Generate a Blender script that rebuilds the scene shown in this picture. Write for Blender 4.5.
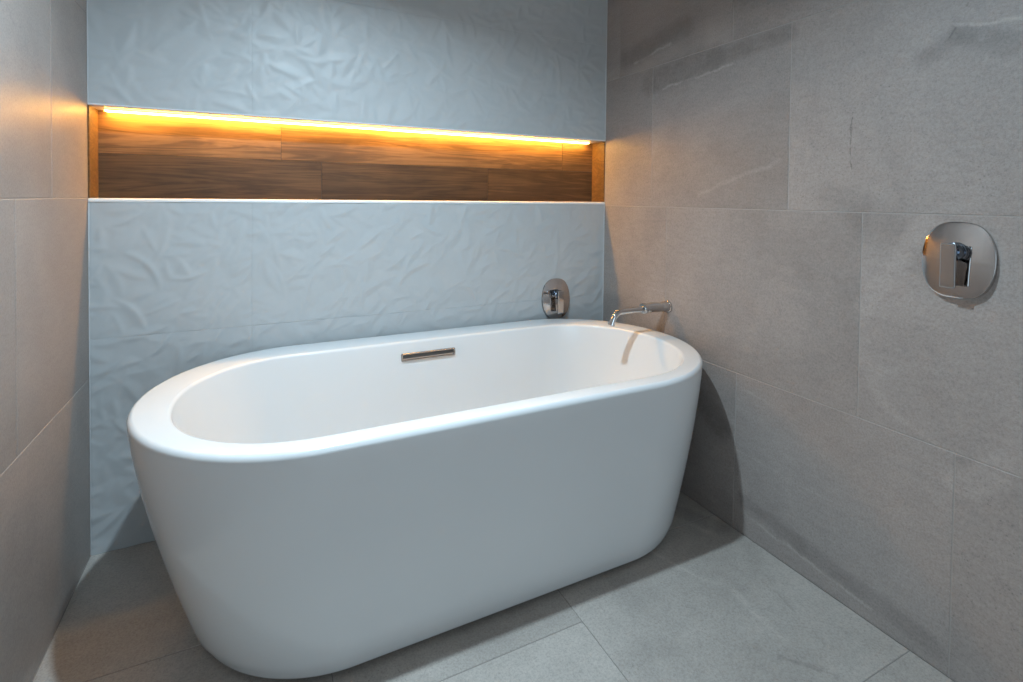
import bpy, bmesh, math, random
import numpy as np
from mathutils import Vector, Matrix

for o in list(bpy.data.objects):
    bpy.data.objects.remove(o)
sc = bpy.context.scene
COL = sc.collection

# ------------------------------------------------------------------ camera
CAM_H = 1.1257                      # metres above the floor
cam_d = bpy.data.cameras.new('camera')
cam = bpy.data.objects.new('camera', cam_d)
COL.objects.link(cam)
yaw, pitch, roll = 0.4577, 0.0213, 0.0105
cam_d.sensor_fit = 'HORIZONTAL'
cam_d.sensor_width = 36.0
cam_d.lens = 518.2 * 36.0 / 1023.0
cam_d.shift_y = (209.49 - 341.0) / 1023.0
cam_d.clip_start = 0.02
fwd = Vector((math.sin(yaw), math.cos(yaw), 0))
right = Vector((math.cos(yaw), -math.sin(yaw), 0))
up = Vector((0, 0, 1))
f2 = fwd * math.cos(pitch) - up * math.sin(pitch)
u2 = up * math.cos(pitch) + fwd * math.sin(pitch)
r3 = right * math.cos(roll) + u2 * math.sin(roll)
u3 = u2 * math.cos(roll) - right * math.sin(roll)
cam.matrix_world = Matrix(((r3.x, u3.x, -f2.x, 0), (r3.y, u3.y, -f2.y, 0),
                           (r3.z, u3.z, -f2.z, CAM_H), (0, 0, 0, 1)))
sc.camera = cam

# ------------------------------------------------------------------ world, lights, exposure
sc.view_settings.view_transform = 'Standard'
sc.view_settings.look = 'None'
sc.view_settings.gamma = 1.0
sc.view_settings.use_curve_mapping = False
sc.view_settings.exposure = -0.03

world = bpy.data.worlds.new('daylight')
sc.world = world
world.use_nodes = True
bg = world.node_tree.nodes['Background']
bg.inputs['Color'].default_value = (0.72, 0.86, 1.0, 1)
bg.inputs['Strength'].default_value = 0.6

XL, XR, YB, YF, ZC = -0.4633, 1.4743, 2.0, -1.3, 2.135
NB, NZ0, NZ1 = 2.10, 1.1105, 1.4024         # niche: back plane, sill, soffit


def light(name, kind, loc, energy, color, **kw):
    d = bpy.data.lights.new(name, kind)
    d.energy = energy
    d.color = color
    for k, v in kw.items():
        setattr(d, k, v)
    o = bpy.data.objects.new(name, d)
    o.location = loc
    COL.objects.link(o)
    return o


# the cool downlight in the ceiling over the tub, and an added fill lamp in an invented window behind the camera
down = light('downlight_lamp', 'AREA', (0.2136, 1.003, 2.106), 27.5, (0.65, 0.86, 1.0), shape='DISK', size=0.05)
down.data.spread = math.radians(155)
fill_lamp = light('added_window_fill', 'AREA', (0.55, YF - 0.06, 0.92), 11.0, (0.63, 0.845, 1.0), shape='RECTANGLE', size=1.5, size_y=0.95)
fill_lamp.rotation_euler = (math.radians(90), 0, 0)


# ------------------------------------------------------------------ helpers
def tag(o, label=None, cat=None, group=None, kind=None):
    if label: o['label'] = label
    if cat: o['category'] = cat
    if group: o['group'] = group
    if kind: o['kind'] = kind
    return o


def link(name, bm, mats, parent=None, smooth=True, auto=35):
    me = bpy.data.meshes.new(name)
    bmesh.ops.recalc_face_normals(bm, faces=bm.faces[:]) if bm.faces else None
    bm.to_mesh(me)
    bm.free()
    for m in (mats if isinstance(mats, (list, tuple)) else [mats]):
        me.materials.append(m)
    if smooth:
        for p in me.polygons: p.use_smooth = True
        me.set_sharp_from_angle(angle=math.radians(auto))
    o = bpy.data.objects.new(name, me)
    COL.objects.link(o)
    if parent: o.parent = parent
    return o


def empty(name, loc, rot=(0, 0, 0)):
    o = bpy.data.objects.new(name, None)
    o.empty_display_size = 0.1
    o.location = loc
    o.rotation_euler = rot
    COL.objects.link(o)
    return o


def add_box(bm, x0, x1, y0, y1, z0, z1, mat=0, bevel=0.0):
    r = bmesh.ops.create_cube(bm, size=1.0)
    vs = r['verts']
    for v in vs:
        v.co = Vector(((x0 + x1) / 2 + v.co.x * (x1 - x0), (y0 + y1) / 2 + v.co.y * (y1 - y0), (z0 + z1) / 2 + v.co.z * (z1 - z0)))
    fs = {f for v in vs for f in v.link_faces}
    for f in fs: f.material_index = mat
    if bevel:
        es = list({e for v in vs for e in v.link_edges})
        bmesh.ops.bevel(bm, geom=es, offset=bevel, segments=2, profile=0.5, affect='EDGES')


def rings(bm, loops, closed=True, cap0=True, cap1=True, mat=0):
    rows = [[bm.verts.new(p) for p in lp] for lp in loops]
    n = len(rows[0])
    for a, b in zip(rows, rows[1:]):
        for i in range(n if closed else n - 1):
            j = (i + 1) % n
            f = bm.faces.new((a[i], a[j], b[j], b[i]))
            f.material_index = mat
    if cap0: bm.faces.new(rows[0][::-1]).material_index = mat
    if cap1: bm.faces.new(rows[-1]).material_index = mat
    return rows


def lathe(bm, prof, n=40, cap0=True, cap1=True):
    """profile of (radius, z) turned about the local z axis"""
    rings(bm, [[(r * math.cos(2 * math.pi * i / n), r * math.sin(2 * math.pi * i / n), z) for i in range(n)] for r, z in prof], True, cap0, cap1)


def sweep(bm, path, radii, n=20, cap=True):
    loops = []
    prev = None
    for i, p in enumerate(path):
        p = Vector(p)
        a = Vector(path[max(i - 1, 0)]); b = Vector(path[min(i + 1, len(path) - 1)])
        t = (b - a).normalized()
        s = Vector((0, 1, 0)) if prev is None else prev
        s = (s - t * s.dot(t)).normalized()
        prev = s
        w = t.cross(s)
        r = radii[i] if isinstance(radii, (list, tuple)) else radii
        loops.append([p + (s * math.cos(2 * math.pi * k / n) + w * math.sin(2 * math.pi * k / n)) * r for k in range(n)])
    rings(bm, loops, True, cap, cap)


# ------------------------------------------------------------------ materials
def new_mat(name):
    m = bpy.data.materials.new(name)
    m.use_nodes = True
    nt = m.node_tree
    b = nt.nodes['Principled BSDF']
    return m, nt, b


class NT:
    """small node-graph writer"""
    def __init__(s, nt): s.nt = nt

    def n(s, typ, **kw):
        x = s.nt.nodes.new(typ)
        for k, v in kw.items(): setattr(x, k, v)
        return x

    def put(s, sock, v):
        if isinstance(v, bpy.types.NodeSocket): s.nt.links.new(v, sock)
        elif v is not None: sock.default_value = v

    def math(s, op, a, b=None, c=None, clamp=False):
        x = s.n('ShaderNodeMath', operation=op, use_clamp=clamp)
        s.put(x.inputs[0], a); s.put(x.inputs[1], b); s.put(x.inputs[2], c)
        return x.outputs[0]

    def vec(s, op, a, b=None, scale=None, out=0):
        x = s.n('ShaderNodeVectorMath', operation=op)
        s.put(x.inputs[0], a)
        if b is not None: s.put(x.inputs[1], b)
        if scale is not None: s.put(x.inputs['Scale'], scale)
        return x.outputs[out]

    def noise(s, co, scale, detail=3, rough=0.5, dist=0.0, col=False):
        x = s.n('ShaderNodeTexNoise')
        s.put(x.inputs['Vector'], co); s.put(x.inputs['Scale'], scale)
        x.inputs['Detail'].default_value = detail; x.inputs['Roughness'].default_value = rough
        x.inputs['Distortion'].default_value = dist
        return x.outputs['Color' if col else 'Fac']

    def ramp(s, fac, stops, interp='LINEAR'):
        x = s.n('ShaderNodeValToRGB')
        x.color_ramp.interpolation = interp
        el = x.color_ramp.elements
        el[0].position, el[0].color = stops[0][0], grey(stops[0][1])
        el[1].position, el[1].color = stops[-1][0], grey(stops[-1][1])
        for p, c in stops[1:-1]:
            e = el.new(p); e.color = grey(c)
        s.put(x.inputs[0], fac)
        return x.outputs[0]

    def mix(s, fac, a, b, mode='MIX'):
        x = s.n('ShaderNodeMix', data_type='RGBA', blend_type=mode)
        s.put(x.inputs[0], fac)
        s.put(x.inputs[6], grey(a) if not isinstance(a, bpy.types.NodeSocket) else a)
        s.put(x.inputs[7], grey(b) if not isinstance(b, bpy.types.NodeSocket) else b)
        return x.outputs[2]

    def maprange(s, v, a, b, c=0.0, d=1.0, smooth=True):
        x = s.n('ShaderNodeMapRange')
        if smooth: x.interpolation_type = 'SMOOTHSTEP'
        s.put(x.inputs[0], v)
        for i, q in enumerate((a, b, c, d)): s.put(x.inputs[1 + i], q)
        return x.outputs[0]


def grey(c):
    if isinstance(c, (int, float)): return (c, c, c, 1)
    return tuple(c) + ((1,) if len(c) == 3 else ())


def stroke(g, co, a, b, w, soft):
    """1 near the segment a-b, 0 away from it: one drawn vein of the stone"""
    a, b = Vector(a), Vector(b)
    d = b - a
    pa = g.vec('SUBTRACT', co, tuple(a))
    t = g.math('DIVIDE', g.vec('DOT_PRODUCT', pa, tuple(d), out=1), d.length_squared, clamp=True)
    near = g.vec('SCALE', tuple(d), scale=t)
    ds = g.vec('LENGTH', g.vec('SUBTRACT', pa, near), out=1)
    return g.maprange(ds, w, w + soft, 1.0, 0.0)


def stone(name, base, dark=(), lite=(), veinamt=0.35, rough=0.42, speck=0.5, direction=(1, 0.45, 1.5), wob=0.024):
    m, nt, b = new_mat(name)
    g = NT(nt)
    tc = g.n('ShaderNodeTexCoord').outputs['Object']
    at = g.n('ShaderNodeAttribute', attribute_name='tile_shift')
    co = g.vec('ADD', tc, at.outputs['Vector'])
    bc = Vector(base)
    cloud = g.noise(co, 1.7, 5, 0.62, 0.6)
    col = g.ramp(cloud, [(0.28, tuple(bc * 0.80)), (0.5, tuple(bc)), (0.75, tuple(bc * 1.14))])
    # slow directional bands, as in cut limestone
    stretch = g.n('ShaderNodeMapping')
    stretch.inputs['Scale'].default_value = direction
    stretch.inputs['Rotation'].default_value = (0.5, 0.35, 0.4)
    g.put(stretch.inputs['Vector'], co)
    band = g.noise(stretch.outputs[0], 1.1, 3, 0.45, 0.5)
    ridge = g.math('ABSOLUTE', g.math('SUBTRACT', band, 0.5))
    veins = g.math('MULTIPLY', g.maprange(ridge, 0.0, 0.010, 1.0, 0.0), g.maprange(g.noise(co, 2.2, 2), 0.5, 0.65))
    col = g.mix(g.math('MULTIPLY', veins, veinamt), col, tuple(bc * 1.35))
    tone = g.maprange(band, 0.56, 0.66, 0.0, 1.0)
    col = g.mix(g.math('MULTIPLY', tone, 0.45), col, tuple(bc * 0.72))
    # drawn veins in wall space with a ragged edge
    if dark or lite:
        wn = g.noise(tc, 7.0, 5, 0.65, 0.4, col=True)
        wv = g.vec('SCALE', g.vec('SUBTRACT', wn, (0.5, 0.5, 0.5)), scale=wob * 2)
        cw = g.vec('ADD', tc, wv)
        mott = g.maprange(g.noise(tc, 26, 4, 0.7), 0.30, 0.62, 0.6, 1.0)
        for a, c, w, soft, k, q in list(dark) + list(lite):
            fac = g.math('MULTIPLY', stroke(g, cw, a, c, w, soft), k)
            if q < 1: fac = g.math('MULTIPLY', fac, mott)
            col = g.mix(fac, col, tuple(bc * q))
    # fine grain and pits
    fine = g.noise(co, 190, 3, 0.8)
    col = g.mix(speck, col, g.ramp(fine, [(0.3, 0.55), (0.5, 1.0), (0.7, 1.28)]), 'MULTIPLY')
    mp3 = g.n('ShaderNodeMapping'); mp3.inputs['Scale'].default_value = (9, 9, 30); g.put(mp3.inputs['Vector'], co)
    mid = g.noise(mp3.outputs[0], 2.0, 5, 0.7)
    col = g.mix(speck * 0.7, col, g.ramp(mid, [(0.3, 0.78), (0.5, 1.0), (0.7, 1.14)]), 'MULTIPLY')
    patch = g.maprange(g.noise(co, 2.6, 3), 0.46, 0.62)
    pit = g.n('ShaderNodeTexVoronoi'); g.put(pit.inputs['Vector'], co); pit.inputs['Scale'].default_value = 110
    pits = g.math('MULTIPLY', g.maprange(pit.outputs['Distance'], 0.12, 0.30, 1.0, 0.0), patch)
    pits = g.math('MULTIPLY', pits, g.maprange(g.noise(co, 60, 2), 0.48, 0.6))
    col = g.mix(g.math('MULTIPLY', pits, speck), col, tuple(bc * 0.42))
    # each tile its own shade
    tv = g.n('ShaderNodeAttribute', attribute_name='tile_tone').outputs['Fac']
    col = g.mix(1.0, col, tv, 'MULTIPLY')
    g.put(b.inputs['Base Color'], col)
    b.inputs['Roughness'].default_value = rough
    bump = g.n('ShaderNodeBump'); bump.inputs['Strength'].default_value = 0.25; bump.inputs['Distance'].default_value = 0.002
    g.put(bump.inputs['Height'], fine)
    g.put(b.inputs['Normal'], bump.outputs[0])
    return m


def plain(name, col, rough=0.5, metal=0.0, bump=0.0, bscale=200, coat=0.0):
    m, nt, b = new_mat(name)
    g = NT(nt)
    tc = g.n('ShaderNodeTexCoord').outputs['Object']
    nz = g.noise(tc, bscale, 3)
    c = Vector(col)
    g.put(b.inputs['Base Color'], g.mix(nz, tuple(c * 0.97), tuple(c * 1.03)))
    b.inputs['Roughness'].default_value = rough
    b.inputs['Metallic'].default_value = metal
    b.inputs['Coat Weight'].default_value = coat
    b.inputs['Coat Roughness'].default_value = 0.08
    if bump:
        bp = g.n('ShaderNodeBump'); bp.inputs['Strength'].default_value = bump; bp.inputs['Distance'].default_value = 0.002
        g.put(bp.inputs['Height'], nz); g.put(b.inputs['Normal'], bp.outputs[0])
    return m


def relief_white():
    m, nt, b = new_mat('white_relief_tile')
    g = NT(nt)
    tc = g.n('ShaderNodeTexCoord').outputs['Object']
    nz = g.noise(tc, 60, 3)
    g.put(b.inputs['Base Color'], g.mix(nz, (0.45, 0.465, 0.473), (0.475, 0.49, 0.498)))
    b.inputs['Roughness'].default_value = 0.45
    return m


def wood(name, base, deep, toned=False):
    m, nt, b = new_mat(name)
    g = NT(nt)
    tc = g.n('ShaderNodeTexCoord').outputs['Object']
    at = g.n('ShaderNodeAttribute', attribute_name='tile_shift').outputs['Vector']
    co = g.vec('ADD', tc, at)
    mp = g.n('ShaderNodeMapping'); mp.inputs['Scale'].default_value = (0.55, 4.0, 9.0)
    g.put(mp.inputs['Vector'], co)
    nz = g.noise(mp.outputs[0], 2.2, 4, 0.6, 1.2)
    rings_ = g.math('FRACT', g.math('MULTIPLY', nz, 5.0))
    ringv = g.math('ABSOLUTE', g.math('SUBTRACT', rings_, 0.5))
    mp2 = g.n('ShaderNodeMapping'); mp2.inputs['Scale'].default_value = (2.5, 60, 85.0)
    g.put(mp2.inputs['Vector'], co)
    fib = g.noise(mp2.outputs[0], 2.0, 4, 0.7)
    col = g.mix(g.maprange(ringv, 0.0, 0.5, 0.35, 1.0), tuple(deep), tuple(base))
    col = g.mix(0.8, col, g.ramp(fib, [(0.3, 0.62), (0.5, 1.0), (0.72, 1.2)]), 'MULTIPLY')
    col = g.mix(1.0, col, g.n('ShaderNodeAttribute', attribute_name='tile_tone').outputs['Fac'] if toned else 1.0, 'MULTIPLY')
    col = g.mix(0.8, col, g.ramp(g.noise(co, 5, 3), [(0.3, 0.6), (0.6, 1.1)]), 'MULTIPLY')
    g.put(b.inputs['Base Color'], col)
    b.inputs['Roughness'].default_value = 0.55
    bp = g.n('ShaderNodeBump'); bp.inputs['Strength'].default_value = 0.2; bp.inputs['Distance'].default_value = 0.001
    g.put(bp.inputs['Height'], fib); g.put(b.inputs['Normal'], bp.outputs[0])
    return m


X = XR
dark_right = [
    # (a, b, core half width, soft edge, strength, shade)
    ((X, 1.69, 1.615), (X, 1.36, 1.640), 0.030, 0.040, 0.75, 0.60),
    ((X, 1.38, 1.632), (X, 1.07, 1.648), 0.014, 0.030, 0.75, 0.62),
    ((X, 1.86, 1.745), (X, 1.50, 1.790), 0.018, 0.045, 0.65, 0.60),
    ((X, 0.600, 1.610), (X, 0.655, 1.515), 0.0005, 0.0035, 0.95, 0.25),
    ((X, 0.700, 1.480), (X, 0.630, 1.520), 0.008, 0.03, 0.55, 0.58),
    ((X, 0.630, 1.520), (X, 0.540, 1.470), 0.010, 0.03, 0.6, 0.55),
    ((X, 0.875, 1.370), (X, 0.872, 1.220), 0.0003, 0.003, 0.74, 0.38),
    ((X, 0.930, 1.150), (X, 0.840, 1.115), 0.008, 0.05, 0.42, 0.62),
    ((X, 0.830, 1.075), (X, 0.770, 1.060), 0.015, 0.06, 0.5, 0.65),
    ((X, 1.200, 0.112), (X, 0.990, 0.092), 0.010, 0.025, 0.60, 0.62),
    ((X, 1.000, 0.085), (X, 0.640, 0.045), 0.010, 0.032, 0.55, 0.64),
    ((X, 1.420, 0.400), (X, 1.300, 0.330), 0.020, 0.05, 0.68, 0.53),
]
lite_right = [
    ((X, 1.62, 1.575), (X, 1.28, 1.600), 0.0005, 0.0075, 0.49, 1.5),
    ((X, 1.80, 1.720), (X, 1.58, 1.745), 0.001, 0.0100, 0.49, 1.5),
    ((X, 1.420, 1.150), (X, 1.090, 1.250), 0.001, 0.0125, 0.27, 1.4),
    ((X, 0.830, 0.840), (X, 0.690, 1.080), 0.012, 0.0250, 0.37, 1.3),
    ((X, 1.190, 0.070), (X, 0.790, 0.040), 0.0008, 0.0075, 0.49, 1.5),
    ((X, 0.640, 1.545), (X, 0.520, 1.520), 0.0008, 0.0075, 0.49, 1.5),
    ((X, 0.605, 0.470), (X, 0.545, 0.525), 0.022, 0.0250, 0.60, 1.25),
]
STONE_B = (0.34, 0.296, 0.274)
M_right = stone('stone_right', STONE_B, dark_right, lite_right)
M_left = stone('stone_left', (0.355, 0.302, 0.274), [((XL, 1.9, 1.42), (XL, 1.70, 1.70), 0.02, 0.08, 0.4, 0.75)], [((XL, 1.62, 1.40), (XL, 1.30, 1.60), 0.0005, 0.006, 0.3, 0.6)], speck=0.4, veinamt=0.2)
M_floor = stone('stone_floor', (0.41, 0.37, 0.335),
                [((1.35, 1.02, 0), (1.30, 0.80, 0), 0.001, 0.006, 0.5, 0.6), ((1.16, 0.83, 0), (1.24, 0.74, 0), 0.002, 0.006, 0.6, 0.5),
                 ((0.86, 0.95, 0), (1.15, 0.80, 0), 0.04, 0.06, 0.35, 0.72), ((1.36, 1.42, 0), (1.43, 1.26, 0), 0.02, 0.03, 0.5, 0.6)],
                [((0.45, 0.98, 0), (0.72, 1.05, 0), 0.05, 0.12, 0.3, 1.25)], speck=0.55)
M_grout = plain('light_grout', (0.39, 0.35, 0.325), 0.9, bump=0.3)
M_grout_floor = plain('floor_grout', (0.27, 0.245, 0.225), 0.9, bump=0.3)
M_grout_white = plain('white_grout', (0.45, 0.465, 0.473), 0.9)
M_white = relief_white()
M_trim = plain('white_trim', (0.78, 0.78, 0.78), 0.3)
M_bead = plain('corner_bead', (0.56, 0.57, 0.58), 0.45)
M_wood = wood('oak_plank', (0.185, 0.100, 0.040), (0.07, 0.034, 0.012), True)
M_wood_side = wood('oak_reveal', (0.20, 0.105, 0.035), (0.11, 0.055, 0.018))
M_tub = plain('white_acrylic', (0.73, 0.735, 0.74), 0.22, coat=0.35, bscale=3)
M_chrome = plain('chrome', (0.53, 0.515, 0.51), 0.06, 1.0, bscale=40)
M_stem = plain('chrome_painted_reflection', (0.22, 0.25, 0.30), 0.10, 1.0, bscale=40)  # dark bluish reflections painted into the stem's chrome colour
M_dark = plain('dark_slot', (0.05, 0.05, 0.05), 0.4)
M_black = plain('black_core', (0.03, 0.035, 0.045), 0.25)
M_ceil = plain('ceiling_paint', (0.72, 0.71, 0.69), 0.9)
M_frame = plain('added_window_frame_paint', (0.75, 0.75, 0.75), 0.5)

# diffuser of the LED strip: the only thing in the room besides the downlight lens and the added fill lamp that gives off light
M_led, nt_, b_ = new_mat('led_diffuser')
b_.inputs['Base Color'].default_value = (0.9, 0.8, 0.6, 1)
b_.inputs['Emission Color'].default_value = (1.0, 0.50, 0.085, 1)
b_.inputs['Emission Strength'].default_value = 64.0
M_lens, nt_, b_ = new_mat('lamp_lens')
b_.inputs['Emission Color'].default_value = (0.85, 0.95, 1.0, 1)
b_.inputs['Emission Strength'].default_value = 5.0


# ------------------------------------------------------------------ tiled surfaces
def tiles(bm, rects, P, gap=0.0028, ch=0.0008, depth=0.006, mat=0, tone=0.06, seed=1, shift=3.0):
    """one bevelled slab per rect (u0,u1,v0,v1); P(u,v,d) maps to space, d = depth behind the face"""
    rnd = random.Random(seed)
    sh = bm.faces.layers.float_vector.get('tile_shift') or bm.faces.layers.float_vector.new('tile_shift')
    tn = bm.faces.layers.float.get('tile_tone') or bm.faces.layers.float.new('tile_tone')
    for n_, (u0, u1, v0, v1) in enumerate(rects):
        h = gap / 2
        c = [(u0 + h, v0 + h), (u1 - h, v0 + h), (u1 - h, v1 - h), (u0 + h, v1 - h)]
        k = [(u0 + h + ch, v0 + h + ch), (u1 - h - ch, v0 + h + ch), (u1 - h - ch, v1 - h - ch), (u0 + h + ch, v1 - h - ch)]
        A = [bm.verts.new(P(u, v, 0)) for u, v in k]
        B = [bm.verts.new(P(u, v, ch)) for u, v in c]
        C = [bm.verts.new(P(u, v, depth)) for u, v in c]
        fs = [bm.faces.new(A)]
        for i in range(4):
            j = (i + 1) % 4
            fs.append(bm.faces.new((A[i], A[j], B[j], B[i])))
            fs.append(bm.faces.new((B[i], B[j], C[j], C[i])))
        s = Vector((rnd.uniform(-shift, shift), rnd.uniform(-shift, shift), rnd.uniform(-shift, shift)))
        t = tone[n_] if isinstance(tone, list) else 1 + rnd.uniform(-tone, tone)
        for f in fs:
            f[sh] = s; f[tn] = t; f.material_index = mat


def rows_to_rects(rows, u0, u1):
    out = []
    for v0, v1, js in rows:
        xs = [u0] + sorted(j for j in js if u0 < j < u1) + [u1]
        out += [(a, b, v0, v1) for a, b in zip(xs, xs[1:])]
    return out


# floor
cols = [(XL, 0.16, [-0.999, -0.379, 0.241, 0.862, 1.482]), (0.16, 0.78, [-0.73, -0.11, 0.51, 1.13, 1.75]), (0.78, 1.40, [-0.54, 0.08, 0.70, 1.32, 1.94]), (1.40, XR, [-0.54, 0.08, 0.70, 1.32, 1.94])]
fr = []
for x0, x1, js in cols[:2] + [(0.78, XR, cols[2][2])]:
    ys = [YF] + js + [YB]
    fr += [(x0, x1, a, b) for a, b in zip(ys, ys[1:])]
bm = bmesh.new()
add_box(bm, XL - 0.1, XR + 0.1, YF - 0.1, YB + 0.14, -0.08, -0.0012, 1)
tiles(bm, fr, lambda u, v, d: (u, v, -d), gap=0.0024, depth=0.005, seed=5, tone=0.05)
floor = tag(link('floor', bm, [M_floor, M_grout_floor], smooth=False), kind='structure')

# right wall
steps = lambda a, s=0.62: [a - s * k for k in range(0, 6)]
rows = [(0, 0.538, steps(1.239)), (0.538, 1.098, [1.587] + steps(0.840)), (1.098, 1.676, steps(1.68)), (1.676, ZC, steps(1.90))]
bm = bmesh.new()
add_box(bm, XR + 0.0012, XR + 0.1, YF - 0.1, YB + 0.14, 0, ZC, 1)
tiles(bm, rows_to_rects(rows, YF, YB), lambda u, v, d: (XR + d, u, v), seed=11, tone=0.035)
wall_right = tag(link('wall_right', bm, [M_right, M_grout], smooth=False), kind='structure')

# left wall
rows = [(0, 0.556, steps(1.18)), (0.556, 1.114, steps(1.462)), (1.114, 1.674, steps(1.687)), (1.674, ZC, steps(1.687))]
bm = bmesh.new()
add_box(bm, XL - 0.1, XL - 0.0012, YF - 0.1, YB + 0.14, 0, ZC, 1)
tiles(bm, rows_to_rects(rows, YF, YB), lambda u, v, d: (XL - d, u, v), seed=23, tone=0.035)
wall_left = tag(link('wall_left', bm, [M_left, M_grout], smooth=False), kind='structure')

# back wall: white relief tiles below and above the niche
bm = bmesh.new()
T0, T1 = NZ0 - 0.0005, NZ1 + 0.0005
add_box(bm, XL, XR, YB + 0.0012, NB + 0.04, 0, T0 - 0.001, 1)
add_box(bm, XL, XR, YB + 0.0012, NB + 0.04, T1 + 0.001, ZC, 1)
add_box(bm, XL, XR, NB + 0.012, NB + 0.04, T0 - 0.001, T1 + 0.001, 1)
RELIEF = 0.62
# relief of overlapping leaves, on a 4 mm grid, in metres
G = 0.004
NU, NV = int((XR - XL) / G) + 2, int(ZC / G) + 2
rel = np.zeros((NV, NU))
rnd = random.Random(77)
for q in range(2300):
    cu, cv = rnd.uniform(XL - 0.05, XR + 0.05), rnd.uniform(-0.05, ZC + 0.05)
    L_, W_ = rnd.uniform(0.045, 0.095), rnd.uniform(0.018, 0.038)
    th = rnd.gauss(0.5, 0.9)
    A_, tl, bend = rnd.uniform(0.0025, 0.0065), rnd.uniform(-0.03, 0.03), rnd.uniform(-4, 4)
    i0, i1 = max(0, int((cu - L_ - XL) / G)), min(NU, int((cu + L_ - XL) / G) + 2)
    j0, j1 = max(0, int((cv - L_) / G)), min(NV, int((cv + L_) / G) + 2)
    if i1 <= i0 or j1 <= j0: continue
    uu, vv = np.meshgrid(XL + np.arange(i0, i1) * G - cu, np.arange(j0, j1) * G - cv)
    a_ = uu * math.cos(th) + vv * math.sin(th)
    b_ = -uu * math.sin(th) + vv * math.cos(th) + bend * a_ * a_
    env = np.clip(1 - (a_ / L_) ** 2, 0, 1)
    wd = W_ * np.sqrt(env) + 1e-6
    side = np.where(b_ > 0, 1 - b_ / (wd * 1.3), 1 + b_ / (wd * 0.7))   # a crease off the middle of the leaf
    hgt = A_ * env * np.clip(side, 0, 1) + tl * 0.1 * b_ * (side > 0)
    rel[j0:j1, i0:i1] = np.where(side > 0, np.maximum(rel[j0:j1, i0:i1], hgt), rel[j0:j1, i0:i1])
for q in range(1):
    pad = np.pad(rel, 1, mode='edge')
    rel = (pad[1:-1, 1:-1] * 4 + pad[:-2, 1:-1] + pad[2:, 1:-1] + pad[1:-1, :-2] + pad[1:-1, 2:]) / 8
rel *= RELIEF


def relief_tile(bm, u0, u1, v0, v1, gap=0.0007):
    """one white tile: its face is a fine grid carrying the leaf relief, its edge turns back to the grout"""
    u0, u1, v0, v1 = u0 + gap / 2, u1 - gap / 2, v0 + gap / 2, v1 - gap / 2
    nu, nv = max(2, round((u1 - u0) / 0.005)), max(2, round((v1 - v0) / 0.005))
    grid = []
    for j in range(nv + 1):
        row = []
        for i in range(nu + 1):
            u, v = u0 + (u1 - u0) * i / nu, v0 + (v1 - v0) * j / nv
            e = min(u - u0, u1 - u, v - v0, v1 - v)
            fu, fv = (u - XL) / G, v / G
            iu, iv = int(fu), int(fv)
            fu -= iu; fv -= iv
            h = (rel[iv, iu] * (1 - fu) + rel[iv, iu + 1] * fu) * (1 - fv) + (rel[iv + 1, iu] * (1 - fu) + rel[iv + 1, iu + 1] * fu) * fv
            row.append(bm.verts.new((u, YB + 0.0004 - h * min(1.0, 0.85 + e / 0.012), v)))
        grid.append(row)
    for j in range(nv):
        for i in range(nu):
            bm.faces.new((grid[j][i], grid[j][i + 1], grid[j + 1][i + 1], grid[j + 1][i]))
    rim = grid[0][:] + [r[-1] for r in grid[1:]] + grid[-1][-2::-1] + [r[0] for r in grid[-2:0:-1]]
    back = [bm.verts.new((p.co.x, YB + 0.005, p.co.z)) for p in rim]
    for i in range(len(rim)):
        k = (i + 1) % len(rim)
        bm.faces.new((rim[i], rim[k], back[k], back[i]))


for v0, v1 in ((0, 0.676), (0.676, T0 - 0.001), (T1 + 0.001, 1.841), (1.841, ZC)):
    relief_tile(bm, XL, -0.014, v0, v1)
    relief_tile(bm, -0.014, XR, v0, v1)
wall_back = tag(link('wall_back', bm, [M_white, M_grout_white], auto=50), kind='structure')

# wood lining of the niche: back planks, end reveals, sill and soffit boards
bm = bmesh.new()
SB = NZ0
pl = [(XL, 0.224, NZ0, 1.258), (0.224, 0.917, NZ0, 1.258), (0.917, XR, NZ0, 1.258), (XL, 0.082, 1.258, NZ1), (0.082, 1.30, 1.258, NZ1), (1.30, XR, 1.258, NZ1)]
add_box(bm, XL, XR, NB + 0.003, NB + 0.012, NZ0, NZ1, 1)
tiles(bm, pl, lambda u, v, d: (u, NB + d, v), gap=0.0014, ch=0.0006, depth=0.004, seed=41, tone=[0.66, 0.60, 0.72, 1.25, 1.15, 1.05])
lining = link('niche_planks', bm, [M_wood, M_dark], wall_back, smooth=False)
for nm, bx in (('niche_reveal', (XL, XL + 0.004)), ('niche_reveal', (XR - 0.004, XR))):
    bm = bmesh.new()
    add_box(bm, bx[0], bx[1], YB + 0.002, NB, NZ0, NZ1)
    link(nm, bm, M_wood_side, wall_back, smooth=False)
bm = bmesh.new()
add_box(bm, XL + 0.004, XR - 0.004, YB + 0.012, NB, NZ0 - 0.0005, NZ0 + 0.004)
link('niche_sill', bm, M_wood_side, wall_back, smooth=False)
bm = bmesh.new()
add_box(bm, XL + 0.004, XR - 0.004, YB + 0.004, NB, NZ1 - 0.004, NZ1 + 0.0005)
link('niche_soffit', bm, M_trim, wall_back, smooth=False)


# trims: rounded white edge of the sill, of the lip above, and the beads in the two corners
def quarter(bm, x0, x1, y, z, r, h, s):
    prof = [(y + 0.014, z), (y + r, z)]
    prof += [(y + r - r * math.sin(a), z - s * (r - r * math.cos(a))) for a in [math.pi / 2 * i / 6 for i in range(1, 7)]]
    prof += [(y, z - s * h), (y + 0.014, z - s * h)]
    rings(bm, [[(x0, p[0], p[1]) for p in prof], [(x1, p[0], p[1]) for p in prof]])


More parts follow.
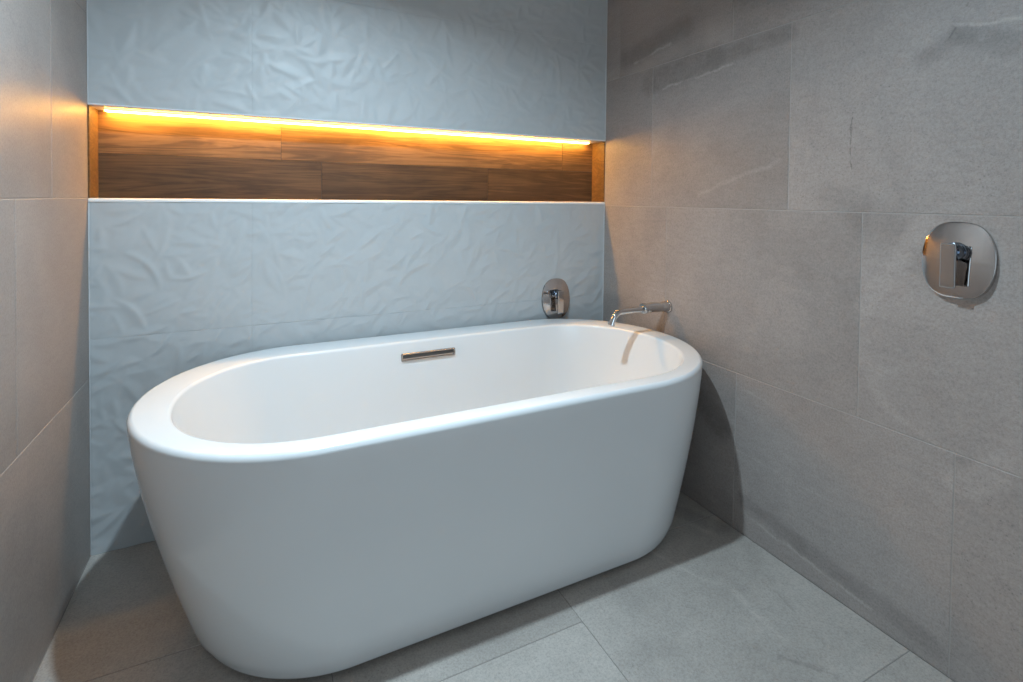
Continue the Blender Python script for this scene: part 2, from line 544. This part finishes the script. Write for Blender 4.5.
bm = bmesh.new(); quarter(bm, XL + 0.001, XR - 0.001, YB - 0.003, NZ0 + 0.003, 0.007, 0.011, 1)
tag(link('trim_1', bm, M_trim, auto=50), kind='structure')
bm = bmesh.new(); quarter(bm, XL + 0.001, XR - 0.001, YB - 0.002, NZ1 - 0.004, 0.004, 0.006, -1)
tag(link('trim_2', bm, M_trim, auto=50), kind='structure')
for i, (xa, xb, za, zb) in enumerate(((XL, XL + 0.003, 0, NZ0 - 0.011), (XL, XL + 0.003, NZ1 + 0.003, ZC), (XR - 0.005, XR, 0, NZ0 - 0.011), (XR - 0.005, XR, NZ1 + 0.003, ZC))):
    bm = bmesh.new()
    add_box(bm, xa, xb, YB - 0.003, YB + 0.004, za, zb, bevel=0.0015)
    tag(link('trim_%d' % (i + 3), bm, M_bead), kind='structure')

# ceiling, front wall with an invented window, added to hold the fill lamp (behind the camera)
bm = bmesh.new()
add_box(bm, XL - 0.1, XR + 0.1, YF - 0.1, YB + 0.14, ZC, ZC + 0.08)
tag(link('ceiling', bm, M_ceil, smooth=False), kind='structure')
W0, W1, WZ0, WZ1 = -0.25, 1.35, 0.40, 1.44
bm = bmesh.new()
add_box(bm, XL, W0, YF - 0.1, YF, 0, ZC)
add_box(bm, W1, XR, YF - 0.1, YF, 0, ZC)
add_box(bm, W0, W1, YF - 0.1, YF, 0, WZ0)
add_box(bm, W0, W1, YF - 0.1, YF, WZ1, ZC)
tag(link('wall_front', bm, M_ceil, smooth=False), kind='structure')
bm = bmesh.new()
for q in ((W0, W0 + 0.05, WZ0, WZ1), (W1 - 0.05, W1, WZ0, WZ1), (W0 + 0.05, W1 - 0.05, WZ0, WZ0 + 0.05), (W0 + 0.05, W1 - 0.05, WZ1 - 0.05, WZ1)):
    add_box(bm, q[0], q[1], YF - 0.05, YF - 0.005, q[2], q[3], bevel=0.004)
tag(link('added_window_1', bm, M_frame), kind='structure')


# ------------------------------------------------------------------ bathtub
def spow(c, e): return math.copysign(abs(c) ** e, c)


def oval(xc, yc, a, b, s, n, z, N=160):
    """straight-sided oval: two half superellipses joined by straights of half length s"""
    out = []
    for i in range(N):
        t = 2 * math.pi * (i + 0.5) / N
        c, d = math.cos(t), math.sin(t)
        out.append((xc + spow(c, 2 / n) * (a - s) + math.copysign(s, c), yc + spow(d, 2 / n) * b, z))
    return out


TOP = dict(xc=0.5860, yc=1.5510, a=0.8660, b=0.4200, s=0.4552, n=2.011)
BOT = dict(xc=0.6238, yc=1.5562, a=0.7592, b=0.3196, s=0.4132, n=1.95)
INN = dict(xc=0.5874, yc=1.5196, a=0.7732, b=0.3266, s=0.4466, n=2.155)
TH = 0.6014


def lerp(A, B, w, grow=0.0):
    d = {k: A[k] + (B[k] - A[k]) * w for k in A}
    d['a'] += grow; d['b'] += grow
    return d


tub = empty('bathtub', (TOP['xc'], TOP['yc'], 0))
tag(tub, 'white oval freestanding bathtub with a broad rim and tapering sides', 'bathtub')
loops = []
z0 = 0.010
zr = TH - 0.016                                # where the rim rounding starts
for k in range(5):                             # rounded foot
    a = math.pi / 2 * k / 4
    loops.append(oval(z=z0 + 0.012 * (1 - math.cos(a)), **lerp(BOT, TOP, 0, -0.012 * (1 - math.sin(a)))))
K = 26
w_of = lambda z: 1 - (1 - min(z / TH, 1)) ** 1.4
for k in range(1, K + 1):
    z = z0 + 0.012 + (zr - z0 - 0.012) * k / K
    loops.append(oval(z=z, **lerp(BOT, TOP, w_of(z))))
R = 0.016
for k in range(1, 7):                          # rounded outer lip
    a = math.pi / 2 * k / 6
    loops.append(oval(z=zr + R * math.sin(a), **lerp(TOP, TOP, 0, -R * 0.8 * (1 - math.cos(a)))))
outer_in = lerp(TOP, TOP, 0, -R * 0.8)
loops.append(oval(z=TH, **lerp(outer_in, lerp(INN, INN, 0, 0.010), 0.5)))
RI = 0.010
for k in range(0, 6):                          # rounded inner lip
    a = math.pi / 2 * k / 5
    loops.append(oval(z=TH - RI * (1 - math.cos(a)), **lerp(INN, INN, 0, RI * (1 - math.sin(a)))))
ZF = 0.135
BAS = dict(xc=0.5886, yc=1.5350, a=0.560, b=0.215, s=0.36, n=2.2)


def basin(z):
    t = (TH - RI - z) / (TH - RI - ZF)
    return lerp(INN, BAS, 0.55 * t + 0.45 * t ** 3)


for k in range(1, 25):
    loops.append(oval(z=TH - RI - (TH - RI - ZF - 0.05) * k / 24, **basin(TH - RI - (TH - RI - ZF - 0.05) * k / 24)))
last = basin(ZF + 0.05)
for k in range(1, 7):                          # fillet to the basin floor
    a = math.pi / 2 * k / 6
    loops.append(oval(z=ZF + 0.05 * (1 - math.sin(a)), **lerp(last, last, 0, -0.07 * (1 - math.cos(a)))))
for k in (0.7, 0.4, 0.15):
    e = lerp(last, last, 0, -0.07)
    e['a'] *= k; e['b'] *= k; e['s'] *= k
    loops.append(oval(z=ZF - 0.004 * (1 - k), **e))
off = tub.location
bm = bmesh.new()
rings(bm, [[(p[0] - off.x, p[1] - off.y, p[2]) for p in lp] for lp in loops])
link('tub_shell', bm, M_tub, tub, auto=60)
bm = bmesh.new()
e = lerp(BOT, BOT, 0, -0.03)
rings(bm, [[(p[0] - off.x, p[1] - off.y, p[2]) for p in oval(z=z, **e)] for z in (0.0, 0.012)])
link('plinth', bm, M_dark, tub)

# overflow slot cover on the inner back wall
ox0, ox1, oz = 0.468, 0.675, 0.546


def inner_y(x, z):
    q = basin(z)
    return q['yc'] + q['b'] * (1 - max(0, abs(x - q['xc']) - q['s']) ** 2 / (q['a'] - q['s']) ** 2) ** 0.5


yw = inner_y(0.57, oz)
slope = math.atan2(inner_y(0.57, oz + 0.01) - inner_y(0.57, oz - 0.01), 0.02)
ov = None
bm = bmesh.new()
L, Hh = (ox1 - ox0) / 2, 0.0145
def stadium(L, H, y, n=10):
    p = []
    r = min(H, 0.006)
    for cx, cz, a0 in ((L - r, H - r, 0), (-L + r, H - r, 90), (-L + r, -H + r, 180), (L - r, -H + r, 270)):
        for i in range(n): 
            a = math.radians(a0 + 90 * i / (n - 1)); p.append((cx + r * math.cos(a), y, cz + r * math.sin(a)))
    return p
rings(bm, [stadium(L, Hh, 0.006), stadium(L, Hh, -0.004), stadium(L - 0.002, Hh - 0.002, -0.007), stadium(L - 0.005, Hh - 0.005, -0.007), stadium(L - 0.006, Hh - 0.0055, -0.001)])
ov = link('overflow_cover', bm, M_chrome, tub, auto=30)
ov.location = Vector(((ox0 + ox1) / 2, yw, oz)) - off
ov.rotation_euler = (-slope, 0, 0)
ov['label'] = 'chrome overflow slot cover'
bm = bmesh.new()
add_box(bm, -L + 0.008, L - 0.008, -0.0035, 0.001, -0.004, Hh - 0.0065, bevel=0.001)
sl = link('overflow_slot', bm, M_dark, ov)
sl['label'] = 'dark opening of the overflow'
# drain in the basin floor
bm = bmesh.new()
lathe(bm, [(0.034, 0), (0.034, 0.002), (0.031, 0.004), (0.012, 0.006), (0.004, 0.0065)])
dr = link('drain_plug', bm, M_chrome, tub)
dr.location = Vector((0.98, 1.535, ZF - 0.001)) - off


# ------------------------------------------------------------------ mixer valves
def plate_loop(R, W, z, n=96):
    """rounded plate, taller than wide, its sides running straight for a while"""
    pts = []
    for i in range(n):
        t = 2 * math.pi * i / n
        c, d = math.cos(t), math.sin(t)
        pts.append((spow(c, 2 / 2.7) * W, spow(d, 2 / 2.2) * R, z))
    return pts


def mixer(loc, rot, label):
    """built facing local +z with local y up"""
    t = empty('shower_mixer' if 'shower' in label else 'bath_mixer', loc, rot)
    tag(t, label, 'tap')
    bm = bmesh.new()
    RR, WW = 0.0895, 0.0715
    rings(bm, [[(p[0], p[1], p[2] - (0.075 * p[1] if p[2] > 0.001 else 0)) for p in lp] for lp in (plate_loop(RR, WW, 0.0), plate_loop(RR, WW, 0.0085), plate_loop(RR - 0.0012, WW - 0.0012, 0.0105), plate_loop(RR - 0.004, WW - 0.004, 0.011))])
    link('wall_plate', bm, M_chrome, t, auto=12)
    bm = bmesh.new()
    lathe(bm, [(0.0215, 0.008), (0.0215, 0.016), (0.018, 0.017), (0.018, 0.024), (0.021, 0.025), (0.021, 0.034), (0.016, 0.036), (0.016, 0.046)], 36)
    s = link('stem', bm, M_stem, t, auto=30)
    s['label'] = 'chrome cylinder behind the lever, dark reflections painted in'
    s.location = (0, 0.020, 0)
    bm = bmesh.new()
    add_box(bm, -0.0148, 0.0148, -0.062, 0.040, 0.044, 0.053, bevel=0.0025)
    link('lever', bm, M_chrome, t, auto=10)
    return t


mixer((1.209, YB, 0.679), (math.radians(90), 0, 0), 'small oval chrome bath mixer on the white tiled wall behind the tub rim')
mixer((XR, 0.622, 0.993), (math.radians(90), 0, math.radians(-90)), 'large chrome shower mixer plate with lever alone on the grey stone wall')

# ------------------------------------------------------------------ bath spout
sp = empty('bath_spout', (XR, 1.57, 0.702))
tag(sp, 'chrome wall spout with a bent tip reaching over the end of the tub', 'spout')
bm = bmesh.new()
sweep(bm, [(0, 0, 0), (-0.006, 0, 0), (-0.008, 0, 0)], [0.0245, 0.0245, 0.022], 36)
link('flange', bm, M_chrome, sp)
bm = bmesh.new()
sweep(bm, [(-0.006, 0, 0), (-0.030, 0, 0), (-0.034, 0, 0), (-0.040, 0, 0), (-0.060, 0, 0.002), (-0.085, 0, 0.003), (-0.112, 0, 0.002), (-0.118, 0, 0.002)],
      [0.021, 0.021, 0.019, 0.0185, 0.0195, 0.0195, 0.0180, 0.0165], 32)
link('spout_body', bm, M_chrome, sp)
bm = bmesh.new()
sweep(bm, [(-0.112, 0, 0.002), (-0.116, 0, 0.002), (-0.128, 0, 0.002), (-0.132, 0, 0.002)], [0.0185, 0.0205, 0.0205, 0.0180], 32)
link('collar', bm, M_chrome, sp)
bm = bmesh.new()
path = [(-0.126, 0, 0.0), (-0.150, 0, 0.0), (-0.175, 0, 0.0), (-0.200, 0, 0.0), (-0.232, 0, -0.001)]
for i in range(1, 9):
    a = math.radians(72) * i / 8
    path.append((-0.232 - 0.040 * math.sin(a), 0, -0.001 - 0.040 * (1 - math.cos(a))))
q = path[-1]
path.append((q[0] - 0.006, 0, q[2] - 0.015))
sweep(bm, path, [0.0115] * len(path), 24)
link('spout_tube', bm, M_chrome, sp)
bm = bmesh.new()
sweep(bm, [(q[0] - 0.0045, 0, q[2] - 0.0112), (q[0] - 0.0082, 0, q[2] - 0.0205)], 0.0128, 24)
tip = link('outlet_ring', bm, M_chrome, sp)
bm = bmesh.new()
sweep(bm, [(q[0] - 0.0080, 0, q[2] - 0.0200), (q[0] - 0.0085, 0, q[2] - 0.0211)], 0.0098, 24)
link('aerator', bm, M_dark, tip)

# ------------------------------------------------------------------ LED strip under the soffit of the niche
led = empty('led_strip', (0, 2.060, NZ1 - 0.004))
tag(led, 'glowing warm light strip under the top edge of the wooden niche', 'light')
lx0, lx1 = -0.440, 1.435
bm = bmesh.new()
add_box(bm, lx0, lx1, 0.006, 0.036, -0.003, 0.0, bevel=0.0005)
link('channel', bm, M_trim, led)
bm = bmesh.new()
add_box(bm, lx0 + 0.004, lx1 - 0.004, 0.008, 0.034, -0.0062, -0.0028, bevel=0.001)
link('diffuser', bm, M_led, led)

# ------------------------------------------------------------------ downlight over the tub (above the frame)
dl = empty('recessed_downlight', (0.2136, 1.003, ZC))
tag(dl, 'round recessed downlight in the ceiling above the tub', 'light')
bm = bmesh.new()
lathe(bm, [(0.040, 0.0), (0.055, 0.0), (0.055, -0.005), (0.050, -0.008), (0.036, -0.008), (0.034, -0.002)], 40, False, False)
link('bezel', bm, M_trim, dl)
bm = bmesh.new()
lathe(bm, [(0.034, -0.004), (0.0335, -0.005)], 40)
link('lens', bm, M_lens, dl)
